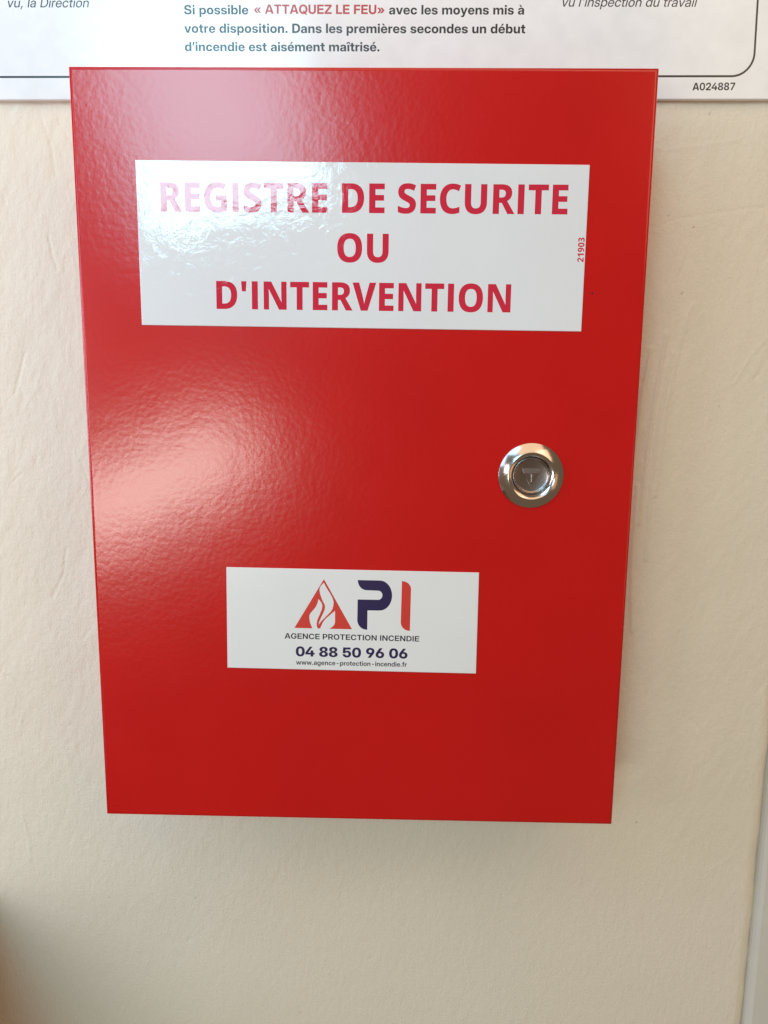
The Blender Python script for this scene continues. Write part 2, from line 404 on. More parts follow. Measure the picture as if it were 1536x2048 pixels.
  'm': (895,[[48,0,1,48,516,1,201,516,1,201,397,1,193,397,1,206,441,0,256,499,0,322,527,0,358,527,1,417,527,0,504,459,0,513,397,1,499,397,1,508,438,0,558,496,0,631,527,0,672,527,1,723,527,0,801,483,0,846,401,0,846,342,1,846,0,1,688,0,1,688,310,1,688,353,0,641,397,0,606,397,1,581,397,0,544,375,0,523,334,0,523,306,1,523,0,1,371,0,1,371,313,1,371,351,0,327,397,0,291,397,1,268,397,0,229,375,0,207,332,0,207,302,1,207,0,1]]),
  'n': (595,[[207,283,1,207,0,1,48,0,1,48,516,1,205,516,1,205,379,1,180,379,1,204,447,0,295,527,0,367,527,1,423,527,0,503,479,0,546,388,0,546,324,1,546,0,1,388,0,1,388,292,1,388,340,0,342,391,0,300,391,1,272,391,0,230,368,0,207,320,0]]),
  'o': (588,[[294,-12,1,215,-12,0,94,55,0,27,176,0,27,257,1,27,339,0,94,460,0,215,527,0,294,527,1,374,527,0,494,460,0,562,339,0,562,257,1,562,176,0,494,55,0,374,-12,0],[294,115,1,326,115,0,374,149,0,401,213,0,401,257,1,401,303,0,374,367,0,326,400,0,294,400,1,263,400,0,214,367,0,187,303,0,187,257,1,187,212,0,214,149,0,263,115,0]]),
  'p': (605,[[48,-204,1,48,516,1,205,516,1,205,447,1,207,447,1,223,474,0,267,509,0,324,527,0,357,527,1,423,527,0,523,459,0,579,338,0,579,258,1,579,177,0,524,56,0,424,-11,0,356,-11,1,322,-11,0,266,9,0,222,48,0,209,77,1,207,77,1,207,-204,1],[313,116,1,345,116,0,393,150,0,419,214,0,419,258,1,419,303,0,393,366,0,345,400,0,313,400,1,279,400,0,228,365,0,200,302,0,200,258,1,200,215,0,228,152,0,279,116,0]]),
  'r': (385,[[48,0,1,48,516,1,202,516,1,202,426,1,203,426,1,217,474,0,277,518,0,329,518,1,342,518,0,364,518,0,373,517,1,373,385,1,365,385,0,327,387,0,309,387,1,279,387,0,233,360,0,207,308,0,207,270,1,207,0,1]]),
  's': (531,[[271,-13,1,201,-13,0,93,30,0,29,109,0,24,164,1,180,164,1,184,133,0,229,98,0,268,98,1,305,98,0,347,125,0,347,146,1,347,164,0,314,187,0,283,193,1,190,210,1,115,224,0,36,300,0,36,361,1,36,411,0,90,485,0,192,526,0,262,526,1,332,526,0,435,483,0,493,404,0,494,350,1,348,350,1,348,378,0,302,416,0,267,416,1,232,416,0,194,388,0,194,368,1,194,350,0,224,327,0,252,322,1,353,303,1,432,288,0,507,219,0,507,162,1,507,110,0,448,31,0,341,-13,0]]),
  't': (383,[[362,516,1,362,392,1,9,392,1,9,516,1],[97,656,1,256,656,1,256,168,1,256,142,0,276,123,0,305,123,1,317,123,0,353,123,0,362,123,1,362,0,1,349,0,0,298,0,0,271,0,1,181,0,0,97,69,0,97,142,1]]),
  'u': (595,[[227,-11,1,172,-11,0,91,37,0,48,128,0,48,192,1,48,516,1,207,516,1,207,223,1,207,176,0,253,125,0,295,125,1,323,125,0,365,148,0,388,196,0,388,233,1,388,516,1,546,516,1,546,0,1,390,0,1,390,136,1,415,136,1,391,68,0,300,-11,0]]),
  'v': (564,[[193,0,1,3,516,1,169,516,1,248,271,1,263,224,0,290,128,0,303,81,1,266,81,1,279,128,0,305,224,0,319,271,1,397,516,1,561,516,1,371,0,1]]),
  'y': (564,[[63,-204,1,63,-80,1,132,-80,1,150,-80,0,171,-70,0,185,-47,0,191,-28,1,202,1,1,3,516,1,169,516,1,250,271,1,265,224,0,292,128,0,305,81,1,260,81,1,273,128,0,300,224,0,315,271,1,397,516,1,561,516,1,336,-75,1,319,-121,0,274,-177,0,211,-204,0,169,-204,1,143,-204,0,89,-204,0]]),
  '«': (640,[[209,70,1,29,285,1,209,500,1,385,500,1,208,285,1,385,70,1],[446,70,1,266,285,1,446,500,1,621,500,1,444,285,1,621,70,1]]),
  '»': (640,[[20,70,1,196,285,1,20,500,1,195,500,1,375,285,1,195,70,1],[256,70,1,433,285,1,256,500,1,431,500,1,611,285,1,431,70,1]]),
  'à': (562,[[206,-9,1,155,-9,0,75,25,0,29,93,0,29,144,1,29,188,0,61,247,0,116,283,0,189,302,0,230,306,1,276,310,0,332,319,0,356,336,0,356,352,1,356,355,1,356,372,0,338,397,0,303,411,0,279,411,1,255,411,0,218,396,0,197,369,0,195,350,1,47,350,1,51,405,0,108,484,0,212,527,0,285,527,1,339,527,0,425,503,0,483,456,0,513,390,0,513,348,1,513,0,1,358,0,1,358,73,1,356,73,1,342,46,0,300,10,0,244,-9,0],[253,97,1,284,97,0,331,120,0,358,160,0,358,187,1,358,235,1,351,232,0,332,227,0,307,221,0,278,216,0,261,213,1,238,210,0,201,194,0,180,169,0,180,151,1,180,134,0,198,110,0,231,97,0],[231,578,1,100,733,1,252,733,1,341,578,1]]),
  'è': (568,[[289,-12,1,211,-12,0,92,57,0,27,179,0,27,257,1,27,336,0,93,458,0,209,527,0,285,527,1,342,527,0,437,489,0,506,417,0,543,320,0,543,261,1,543,218,1,80,218,1,80,315,1,468,315,1,396,294,1,396,330,0,370,381,0,322,409,0,288,409,1,255,409,0,207,381,0,181,330,0,181,294,1,181,225,1,181,188,0,208,134,0,259,104,0,294,104,1,321,104,0,361,119,0,389,146,0,395,164,1,539,164,1,529,112,0,459,33,0,353,-12,0],[238,578,1,106,733,1,258,733,1,347,578,1]]),
  'é': (568,[[289,-12,1,211,-12,0,92,57,0,27,179,0,27,257,1,27,336,0,93,458,0,209,527,0,285,527,1,342,527,0,437,489,0,506,417,0,543,320,0,543,261,1,543,218,1,80,218,1,80,315,1,468,315,1,396,294,1,396,330,0,370,381,0,322,409,0,288,409,1,255,409,0,207,381,0,181,330,0,181,294,1,181,225,1,181,188,0,208,134,0,259,104,0,294,104,1,321,104,0,361,119,0,389,146,0,395,164,1,539,164,1,529,112,0,459,33,0,353,-12,0],[222,578,1,311,733,1,463,733,1,331,578,1]]),
  'î': (255,[[48,0,1,48,516,1,207,516,1,207,0,1],[65,582,1,-56,582,1,-56,583,1,64,733,1,188,733,1,311,583,1,311,582,1,190,582,1,126,663,1]]),
  '’': (235,[[34,449,1,68,728,1,218,728,1,144,449,1]]),
 },
 'grotesk_regular': {
  ' ': (269,[]),
  "'": (258,[[93,474,1,82,728,1,176,728,1,165,474,1]]),
  ',': (269,[[58,-141,1,99,105,1,199,105,1,127,-141,1]]),
  'D': (692,[[300,0,1,122,0,1,122,89,1,294,89,1,380,89,0,493,155,0,549,279,0,549,365,1,549,450,0,494,573,0,384,638,0,302,638,1,119,638,1,119,728,1,308,728,1,415,728,0,569,640,0,651,478,0,651,365,1,651,252,0,568,88,0,411,0,0],[170,728,1,170,0,1,68,0,1,68,728,1]]),
  'a': (526,[[216,-8,1,165,-8,0,84,27,0,37,96,0,37,148,1,37,192,0,71,248,0,129,281,0,202,298,0,241,302,1,290,309,0,347,316,0,371,332,0,371,351,1,371,355,1,371,382,0,345,422,0,297,445,0,263,445,1,230,445,0,178,422,0,148,384,0,146,359,1,49,359,1,52,408,0,106,483,0,201,526,0,264,526,1,311,526,0,386,501,0,439,456,0,467,393,0,467,354,1,467,0,1,371,0,1,371,73,1,369,73,1,359,53,0,322,16,0,262,-8,0],[235,72,1,282,72,0,342,106,0,371,161,0,371,194,1,371,255,1,366,251,0,341,244,0,306,237,0,265,230,0,244,227,1,216,223,0,165,205,0,134,172,0,134,145,1,134,122,0,159,90,0,204,72,0]]),
  'c': (531,[[277,-12,1,205,-12,0,95,57,0,34,178,0,34,257,1,34,336,0,95,458,0,205,527,0,277,527,1,323,527,0,400,500,0,459,450,0,496,382,0,500,342,1,404,342,1,400,364,0,379,401,0,348,428,0,305,443,0,278,443,1,232,443,0,167,397,0,132,313,0,132,257,1,132,201,0,167,118,0,232,73,0,278,73,1,305,73,0,347,87,0,377,114,0,397,151,0,402,174,1,500,174,1,496,134,0,459,67,0,400,16,0,323,-12,0]]),
  'd': (573,[[257,-10,1,190,-10,0,89,58,0,34,178,0,34,258,1,34,337,0,89,458,0,190,526,0,257,526,1,291,526,0,351,507,0,399,469,0,416,441,1,417,441,1,417,728,1,514,728,1,514,0,1,419,0,1,419,78,1,418,78,1,400,49,0,350,9,0,291,-10,0],[275,75,1,321,75,0,387,120,0,424,203,0,424,258,1,424,314,0,387,396,0,321,442,0,275,442,1,233,442,0,168,400,0,132,318,0,132,258,1,132,198,0,168,117,0,233,75,0]]),
  'e': (542,[[277,-12,1,201,-12,0,92,58,0,34,179,0,34,257,1,34,336,0,94,458,0,202,527,0,272,527,1,326,527,0,414,488,0,477,416,0,510,317,0,510,258,1,510,231,1,79,231,1,79,307,1,459,307,1,416,283,1,416,332,0,381,405,0,316,445,0,272,445,1,229,445,0,165,405,0,129,332,0,129,283,1,129,241,1,129,191,0,164,114,0,231,71,0,278,71,1,313,71,0,366,93,0,401,131,0,408,156,1,503,156,1,493,106,0,430,31,0,335,-12,0]]),
  'i': (215,[[59,0,1,59,516,1,156,516,1,156,0,1],[108,608,1,81,608,0,45,644,0,45,669,1,45,695,0,81,730,0,107,730,1,134,730,0,170,695,0,170,669,1,170,644,0,134,608,0]]),
  'l': (215,[[59,0,1,59,728,1,156,728,1,156,0,1]]),
  'n': (556,[[156,298,1,156,0,1,59,0,1,59,516,1,154,516,1,154,388,1,131,388,1,156,458,0,246,526,0,309,526,1,362,526,0,447,480,0,497,389,0,497,321,1,497,0,1,400,0,1,400,310,1,400,374,0,339,438,0,284,438,1,248,438,0,190,409,0,156,348,0]]),
  'o': (556,[[278,-12,1,205,-12,0,95,57,0,34,178,0,34,257,1,34,336,0,95,458,0,205,527,0,278,527,1,351,527,0,461,458,0,523,336,0,523,257,1,523,178,0,461,57,0,351,-12,0],[278,73,1,324,73,0,389,118,0,424,201,0,424,257,1,424,314,0,389,396,0,324,442,0,278,442,1,233,442,0,167,397,0,132,314,0,132,257,1,132,201,0,167,118,0,233,73,0]]),
  'p': (573,[[59,-204,1,59,516,1,154,516,1,154,441,1,155,441,1,172,469,0,221,507,0,283,526,0,316,526,1,383,526,0,484,458,0,539,337,0,539,258,1,539,178,0,484,58,0,383,-10,0,316,-10,1,283,-10,0,224,9,0,175,48,0,157,78,1,156,78,1,156,-204,1],[297,75,1,340,75,0,405,117,0,441,198,0,441,258,1,441,318,0,405,400,0,340,442,0,297,442,1,252,442,0,186,396,0,149,314,0,149,258,1,149,203,0,186,120,0,252,75,0]]),
  'r': (334,[[59,0,1,59,516,1,152,516,1,152,433,1,154,433,1,168,475,0,229,522,0,278,522,1,290,522,0,309,521,0,315,520,1,315,428,1,310,429,0,280,433,0,262,433,1,233,433,0,185,406,0,156,351,0,156,309,1,156,0,1]]),
  's': (485,[[247,-12,1,189,-12,0,96,25,0,38,100,0,35,156,1,131,156,1,135,113,0,193,67,0,245,67,1,295,67,0,353,108,0,353,140,1,353,167,0,312,200,0,278,208,1,194,227,1,121,243,0,46,317,0,46,374,1,46,419,0,95,488,0,183,527,0,241,527,1,297,527,0,386,486,0,438,411,0,439,359,1,346,359,1,346,398,0,289,449,0,242,449,1,197,449,0,143,406,0,143,375,1,143,348,0,184,315,0,219,307,1,306,287,1,381,270,0,451,201,0,451,145,1,451,96,0,398,26,0,306,-12,0]]),
  't': (325,[[301,516,1,301,435,1,8,435,1,8,516,1],[99,656,1,196,656,1,196,133,1,196,104,0,220,81,0,251,81,1,263,81,0,290,81,0,301,81,1,301,0,1,288,0,0,254,0,0,239,0,1,168,0,0,99,60,0,99,121,1]]),
  'u': (556,[[247,-10,1,194,-10,0,109,36,0,59,127,0,59,195,1,59,516,1,156,516,1,156,205,1,156,142,0,217,77,0,272,77,1,308,77,0,366,106,0,400,168,0,400,217,1,400,516,1,497,516,1,497,0,1,402,0,1,402,127,1,425,127,1,400,58,0,310,-10,0]]),
  'v': (522,[[210,0,1,13,516,1,117,516,1,222,229,1,236,190,0,262,111,0,274,72,1,251,72,1,264,111,0,289,190,0,303,229,1,406,516,1,509,516,1,312,0,1]]),
 },
 'grotesk_medium': {
  ' ': (269,[]),
  '-': (645,[[487,344,1,487,230,1,157,230,1,157,344,1]]),
  '.': (269,[[135,-9,1,101,-9,0,53,39,0,53,73,1,53,108,0,101,156,0,135,156,1,170,156,0,218,108,0,218,73,1,218,39,0,170,-9,0]]),
  'A': (711,[[5,0,1,260,728,1,451,728,1,707,0,1,542,0,1,427,357,1,406,426,0,362,573,0,336,666,1,377,666,1,350,573,0,306,426,0,284,357,1,165,0,1],[166,160,1,166,279,1,545,279,1,545,160,1]]),
  'C': (726,[[377,-12,1,277,-12,0,121,80,0,31,248,0,31,363,1,31,479,0,120,648,0,277,739,0,377,739,1,440,739,0,549,702,0,633,631,0,688,533,0,696,472,1,546,472,1,540,504,0,510,555,0,467,590,0,411,608,0,379,608,1,316,608,0,228,548,0,180,438,0,180,363,1,180,289,0,227,179,0,316,119,0,379,119,1,411,119,0,466,137,0,510,172,0,540,223,0,547,255,1,696,255,1,687,194,0,633,96,0,549,26,0,440,-12,0]]),
  'D': (701,[[311,0,1,123,0,1,123,125,1,303,125,1,377,125,0,473,180,0,520,287,0,520,364,1,520,441,0,473,547,0,377,603,0,304,603,1,120,603,1,120,728,1,314,728,1,423,728,0,583,639,0,669,476,0,669,364,1,669,252,0,583,89,0,422,0,0],[203,728,1,203,0,1,55,0,1,55,728,1]]),
  'E': (607,[[55,0,1,55,728,1,575,728,1,575,600,1,203,600,1,203,430,1,547,430,1,547,306,1,203,306,1,203,127,1,575,127,1,575,0,1]]),
  'G': (736,[[377,-12,1,274,-12,0,118,82,0,31,251,0,31,363,1,31,479,0,121,648,0,277,739,0,375,739,1,437,739,0,547,703,0,632,635,0,687,541,0,694,484,1,543,484,1,537,512,0,509,558,0,467,591,0,412,608,0,379,608,1,317,608,0,228,548,0,180,439,0,180,363,1,180,288,0,229,179,0,318,119,0,381,119,1,432,119,0,510,159,0,554,229,0,554,276,1,589,273,1,394,273,1,394,386,1,699,386,1,699,294,1,699,204,0,616,66,0,471,-12,0]]),
  'I': (258,[[55,0,1,55,728,1,203,728,1,203,0,1]]),
  'N': (725,[[55,0,1,55,728,1,211,728,1,447,352,1,458,335,0,491,278,0,528,212,0,544,182,1,527,144,1,526,177,0,523,263,0,522,342,0,522,364,1,522,728,1,670,728,1,670,0,1,513,0,1,299,340,1,286,361,0,246,428,0,197,515,0,170,563,1,196,580,1,199,526,0,202,432,0,203,361,0,203,340,1,203,0,1]]),
  'O': (747,[[374,-12,1,276,-12,0,121,80,0,31,248,0,31,363,1,31,479,0,121,648,0,276,739,0,374,739,1,472,739,0,626,648,0,716,479,0,716,363,1,716,248,0,626,80,0,472,-12,0],[374,119,1,430,119,0,518,176,0,567,286,0,567,363,1,567,441,0,518,551,0,430,608,0,374,608,1,318,608,0,230,551,0,180,441,0,180,363,1,180,286,0,230,176,0,318,119,0]]),
  'P': (631,[[55,0,1,55,728,1,341,728,1,423,728,0,542,669,0,607,563,0,607,490,1,607,417,0,541,310,0,421,251,0,339,251,1,137,251,1,137,376,1,332,376,1,372,376,0,430,404,0,462,455,0,462,490,1,462,525,0,430,575,0,372,603,0,332,603,1,203,603,1,203,0,1]]),
  'R': (650,[[55,0,1,55,728,1,345,728,1,427,728,0,546,669,0,611,563,0,611,490,1,611,418,0,543,312,0,420,255,0,336,255,1,144,255,1,144,375,1,337,375,1,377,375,0,435,403,0,466,455,0,466,490,1,466,525,0,434,576,0,376,604,0,336,604,1,203,604,1,203,0,1],[468,0,1,301,329,1,457,329,1,627,0,1]]),
  'T': (634,[[22,600,1,22,728,1,612,728,1,612,600,1,391,600,1,391,0,1,243,0,1,243,600,1]]),
  'a': (552,[[209,-9,1,158,-9,0,78,26,0,31,94,0,31,145,1,31,189,0,64,247,0,120,283,0,193,301,0,233,305,1,280,310,0,336,318,0,360,335,0,360,352,1,360,355,1,360,374,0,340,404,0,302,421,0,275,421,1,248,421,0,207,403,0,183,373,0,181,353,1,48,353,1,51,406,0,107,484,0,209,526,0,279,526,1,332,526,0,414,502,0,471,456,0,500,391,0,500,350,1,500,0,1,362,0,1,362,73,1,360,73,1,346,48,0,306,11,0,249,-9,0],[248,90,1,283,90,0,334,116,0,361,161,0,361,189,1,361,241,1,355,238,0,334,231,0,307,225,0,274,220,0,257,217,1,232,214,0,191,197,0,167,170,0,167,149,1,167,131,0,187,104,0,223,90,0]]),
  'c': (554,[[287,-12,1,209,-12,0,93,56,0,29,178,0,29,257,1,29,337,0,93,459,0,209,527,0,287,527,1,337,527,0,423,497,0,486,443,0,525,369,0,528,324,1,391,324,1,388,344,0,372,376,0,346,400,0,311,412,0,289,412,1,252,412,0,200,374,0,172,305,0,172,257,1,172,210,0,200,141,0,252,103,0,289,103,1,311,103,0,345,116,0,370,139,0,386,173,0,390,193,1,528,193,1,526,148,0,488,74,0,424,19,0,338,-12,0]]),
  'd': (597,[[252,-11,1,185,-11,0,84,57,0,29,178,0,29,258,1,29,338,0,85,459,0,185,526,0,251,526,1,284,526,0,341,508,0,386,472,0,403,444,1,404,444,1,404,728,1,545,728,1,545,0,1,406,0,1,406,79,1,405,79,1,390,49,0,344,9,0,286,-11,0],[288,105,1,325,105,0,380,143,0,410,212,0,410,258,1,410,305,0,380,373,0,325,411,0,288,411,1,253,411,0,201,375,0,172,307,0,172,258,1,172,210,0,201,141,0,253,105,0]]),
  'e': (561,[[286,-12,1,208,-12,0,92,57,0,29,179,0,29,257,1,29,336,0,93,458,0,207,527,0,281,527,1,338,527,0,431,489,0,498,417,0,534,319,0,534,260,1,534,222,1,80,222,1,80,313,1,465,313,1,402,291,1,402,331,0,373,388,0,320,419,0,284,419,1,248,419,0,195,388,0,167,331,0,167,291,1,167,229,1,167,189,0,196,128,0,251,95,0,290,95,1,318,95,0,363,112,0,392,142,0,399,162,1,529,162,1,519,111,0,451,33,0,348,-12,0]]),
  'f': (369,[[349,516,1,349,404,1,9,404,1,9,516,1],[102,0,1,102,583,1,102,631,0,139,695,0,213,728,0,268,728,1,294,728,0,340,728,0,349,728,1,349,616,1,343,616,0,311,616,0,300,616,1,269,616,0,244,590,0,244,560,1,244,0,1]]),
  'g': (597,[[294,-211,1,221,-211,0,119,-169,0,61,-95,0,54,-44,1,191,-44,1,196,-64,0,224,-92,0,267,-106,0,294,-106,1,347,-106,0,405,-48,0,405,8,1,405,87,1,404,87,1,389,57,0,343,18,0,286,-1,0,252,-1,1,185,-1,0,84,67,0,29,185,0,29,261,1,29,339,0,85,459,0,185,526,0,251,526,1,284,526,0,342,508,0,388,470,0,405,441,1,405,441,1,405,516,1,545,516,1,545,19,1,545,-62,0,481,-164,0,368,-211,0],[288,113,1,325,113,0,380,150,0,410,218,0,410,263,1,410,309,0,380,377,0,325,413,0,288,413,1,253,413,0,201,378,0,172,311,0,172,263,1,172,216,0,201,148,0,253,113,0]]),
  'i': (244,[[51,0,1,51,516,1,193,516,1,193,0,1],[122,582,1,87,582,0,41,625,0,41,658,1,41,690,0,87,734,0,122,734,1,157,734,0,203,690,0,203,658,1,203,625,0,157,582,0]]),
  'n': (584,[[193,287,1,193,0,1,51,0,1,51,516,1,191,516,1,191,382,1,166,382,1,191,450,0,282,526,0,351,526,1,407,526,0,488,479,0,533,388,0,533,323,1,533,0,1,391,0,1,391,297,1,391,349,0,341,404,0,295,404,1,265,404,0,219,379,0,193,327,0]]),
  'o': (579,[[290,-12,1,212,-12,0,94,56,0,29,177,0,29,257,1,29,338,0,94,460,0,212,527,0,290,527,1,368,527,0,485,460,0,551,338,0,551,257,1,551,177,0,485,56,0,368,-12,0],[290,104,1,325,104,0,378,140,0,408,209,0,408,257,1,408,306,0,378,375,0,325,412,0,290,412,1,255,412,0,201,375,0,172,306,0,172,257,1,172,209,0,201,140,0,254,104,0]]),
  'p': (597,[[51,-204,1,51,516,1,191,516,1,191,446,1,193,446,1,209,473,0,255,508,0,313,526,0,346,526,1,412,526,0,512,459,0,568,338,0,568,258,1,568,178,0,513,57,0,413,-11,0,345,-11,1,311,-11,0,254,9,0,209,48,0,194,77,1,193,77,1,193,-204,1],[308,105,1,344,105,0,396,141,0,425,210,0,425,258,1,425,307,0,396,375,0,344,411,0,308,411,1,272,411,0,217,373,0,186,305,0,186,258,1,186,212,0,217,143,0,272,105,0]]),
  'r': (371,[[51,0,1,51,516,1,188,516,1,188,428,1,189,428,1,204,474,0,264,519,0,315,519,1,328,519,0,349,518,0,357,518,1,357,397,1,350,397,0,314,400,0,296,400,1,266,400,0,220,373,0,193,320,0,193,281,1,193,0,1]]),
  't': (367,[[345,516,1,345,404,1,9,404,1,9,516,1],[98,656,1,239,656,1,239,158,1,239,132,0,261,112,0,290,112,1,302,112,0,336,112,0,345,112,1,345,0,1,332,0,0,286,0,0,262,0,1,178,0,0,98,66,0,98,136,1]]),
  'w': (816,[[165,0,1,6,516,1,155,516,1,202,334,1,217,279,0,243,160,0,256,103,1,237,103,1,251,160,0,279,279,0,294,334,1,344,516,1,472,516,1,521,334,1,536,279,0,565,160,0,579,103,1,560,103,1,573,160,0,598,278,0,612,334,1,660,516,1,810,516,1,651,0,1,505,0,1,444,206,1,436,236,0,419,299,0,403,363,0,395,394,1,422,394,1,413,363,0,397,299,0,381,236,0,372,206,1,311,0,1]]),
 },
 'grotesk_heavy': {
  ' ': (269,[]),
  '0': (645,[[322,-12,1,224,-12,0,89,79,0,21,247,0,21,363,1,21,480,0,89,648,0,224,739,0,322,739,1,421,739,0,555,648,0,624,480,0,624,363,1,624,247,0,555,79,0,421,-12,0],[322,137,1,364,137,0,417,192,0,443,293,0,443,363,1,443,434,0,417,536,0,364,591,0,322,591,1,281,591,0,227,536,0,202,434,0,202,363,1,202,293,0,227,192,0,281,137,0]]),
  '4': (645,[[12,144,1,12,290,1,313,728,1,500,728,1,201,288,1,201,287,1,633,287,1,633,144,1],[369,0,1,369,188,1,369,253,1,369,453,1,545,453,1,545,0,1]]),
  '5': (645,[[320,-12,1,238,-12,0,113,47,0,40,157,0,35,232,1,213,232,1,214,203,0,242,158,0,291,131,0,322,131,1,353,131,0,400,160,0,427,210,0,427,244,1,427,277,0,400,329,0,353,359,0,322,359,1,282,359,0,227,324,0,218,295,1,46,295,1,66,728,1,563,728,1,563,577,1,235,577,1,225,448,1,226,448,1,249,471,0,317,496,0,359,496,1,407,496,0,497,458,0,567,391,0,608,301,0,608,249,1,608,173,0,536,55,0,407,-12,0]]),
  '6': (645,[[328,-10,1,243,-10,0,112,54,0,37,168,0,37,243,1,37,303,0,85,415,0,125,475,1,296,728,1,499,728,1,282,407,1,236,407,1,246,422,0,278,453,0,329,476,0,366,476,1,440,476,0,548,419,0,607,314,0,607,242,1,607,168,0,536,54,0,410,-10,0],[322,134,1,353,134,0,401,162,0,429,211,0,429,242,1,429,273,0,401,322,0,353,350,0,322,350,1,291,350,0,243,322,0,216,273,0,216,242,1,216,211,0,243,162,0,291,134,0]]),
  '8': (645,[[322,-12,1,233,-12,0,100,40,0,26,134,0,26,197,1,26,247,0,72,322,0,157,370,0,215,377,1,215,377,1,138,388,0,49,472,0,49,540,1,49,600,0,118,689,0,241,739,0,322,739,1,405,739,0,528,690,0,595,601,0,595,540,1,595,472,0,507,388,0,429,377,1,429,377,1,487,370,0,572,322,0,618,247,0,618,197,1,618,134,0,544,40,0,411,-12,0],[322,118,1,352,118,0,398,142,0,425,185,0,425,211,1,425,239,0,398,281,0,352,304,0,322,304,1,292,304,0,246,281,0,220,239,0,220,211,1,220,184,0,246,142,0,292,118,0],[322,440,1,350,440,0,390,460,0,412,497,0,412,522,1,412,547,0,390,584,0,350,604,0,322,604,1,295,604,0,254,584,0,232,547,0,232,522,1,232,497,0,254,460,0,295,440,0]]),
  '9': (645,[[317,737,1,402,737,0,533,673,0,607,559,0,607,485,1,607,424,0,560,313,0,519,252,1,348,0,1,145,0,1,363,320,1,409,320,1,399,306,0,367,274,0,317,252,0,278,252,1,205,252,0,96,309,0,37,414,0,37,485,1,37,559,0,108,673,0,235,737,0],[323,594,1,292,594,0,244,566,0,216,517,0,216,485,1,216,454,0,244,405,0,292,377,0,323,377,1,354,377,0,401,405,0,429,454,0,429,485,1,429,517,0,401,566,0,354,594,0]]),
 },
}

# ------------------------------------------------------------------ the wall


def value_noise(x, z, fx, fz, seed, rot=0.0):
    rng = np.random.RandomState(seed)
    c, s = math.cos(rot), math.sin(rot)
    u, v = (x * c - z * s) * fx, (x * s + z * c) * fz
    T = rng.rand(256, 256)
    iu, iv = np.floor(u).astype(int), np.floor(v).astype(int)
    fu, fv = u - iu, v - iv
    fu, fv = fu * fu * (3 - 2 * fu), fv * fv * (3 - 2 * fv)
    g = lambda a, b: T[a % 256, b % 256]
    return (g(iu, iv) * (1 - fu) + g(iu + 1, iv) * fu) * (1 - fv) + (g(iu, iv + 1) * (1 - fu) + g(iu + 1, iv + 1) * fu) * fv - 0.5


def seg_dist(x, z, pts):
    best = np.full(x.shape, 9.0)
    for (x0, z0), (x1, z1) in zip(pts, pts[1:]):
        dx, dz = x1 - x0, z1 - z0
        t = np.clip(((x - x0) * dx + (z - z0) * dz) / (dx * dx + dz * dz), 0, 1)
        best = np.minimum(best, np.hypot(x - x0 - t * dx, z - z0 - t * dz))
    return best


def build_wall():
    step = 0.0008
    xs = np.concatenate([np.linspace(-1.2, -0.27, 40)[:-1], np.arange(-0.27, 0.2405, step)])
    zs = np.concatenate([np.linspace(0.7, 1.19, 30)[:-1], np.arange(1.19, 1.83, step), np.linspace(1.831, 2.4, 30)])
    X, Z = np.meshgrid(xs, zs)
    h = 0.0011 * value_noise(X, Z, 14, 9, 1)
    h += 0.0008 * value_noise(X, Z, 40, 26, 2, 0.3)
    h += 0.00020 * value_noise(X, Z, 240, 80, 3, 0.40)          # brush strokes leaning
    h += 0.00017 * value_noise(X, Z, 180, 60, 4, -0.30)
    h += 0.00016 * value_noise(X, Z, 420, 160, 5, 0.2)
    h += 0.00013 * value_noise(X, Z, 600, 600, 6)
    calm = 0.35 + 0.65 * np.clip((Z - 1.30) / 0.12, 0, 1)        # the wall is smoother lower down
    h *= calm
    h = np.clip(h, -0.0012, 0.0007)
    dirt = np.zeros_like(X)
    ridges = RIDGES
    for pts, wdt, amp in ridges:
        m = 4 * wdt
        i0, i1 = np.searchsorted(xs, (min(p[0] for p in pts) - m, max(p[0] for p in pts) + m))
        j0, j1 = np.searchsorted(zs, (min(p[1] for p in pts) - m, max(p[1] for p in pts) + m))
        if i1 > i0 and j1 > j0:
            d = seg_dist(X[j0:j1, i0:i1], Z[j0:j1, i0:i1], pts)
            h[j0:j1, i0:i1] += amp * np.exp(-(d / wdt) ** 2)
    for px, pz, r, k in SPOTS:
        r, k = r * 0.62, k * 0.8
        d = np.hypot(X - px, Z - pz)
        dirt = np.maximum(dirt, k * np.clip(1.6 - d / r, 0, 1))
        h -= 0.0003 * np.exp(-(d / r) ** 2)
    # rounded return at the right, running into the groove by the door frame
    edge = 0.2298 + 0.0010 * value_noise(X * 0, Z, 1, 26, 8) + 0.0007 * value_noise(X * 0, Z, 1, 75, 9)
    t = np.clip((X - (edge - 0.0085)) / 0.0085, 0, 1)
    back = 0.0045 * t ** 2.2 + np.where(X > edge, 0.012, 0.0)
    Y = -h + back
    n, m = X.shape
    co = np.stack([X, Y, Z], -1).reshape(-1, 3).astype(np.float32)
    i = np.arange(n * m).reshape(n, m)
    q = np.stack([i[:-1, :-1], i[:-1, 1:], i[1:, 1:], i[1:, :-1]], -1).reshape(-1).astype(np.int32)
    me = bpy.data.meshes.new("wall")
    nf = len(q) // 4
    me.vertices.add(n * m)
    me.vertices.foreach_set("co", co.ravel())
    me.loops.add(len(q))
    me.loops.foreach_set("vertex_index", q)
    me.polygons.add(nf)
    me.polygons.foreach_set("loop_start", np.arange(0, 4 * nf, 4, dtype=np.int32))
    me.polygons.foreach_set("use_smooth", np.ones(nf, dtype=bool))
    me.update(calc_edges=True)
    a = me.attributes.new("dirt", 'FLOAT', 'POINT')
    a.data.foreach_set("value", dirt.ravel().astype(np.float32))
    me.materials.append(M_WALL)
    o = bpy.data.objects.new("wall", me)
    COL.objects.link(o)
    tag(o, kind="structure")
    return o


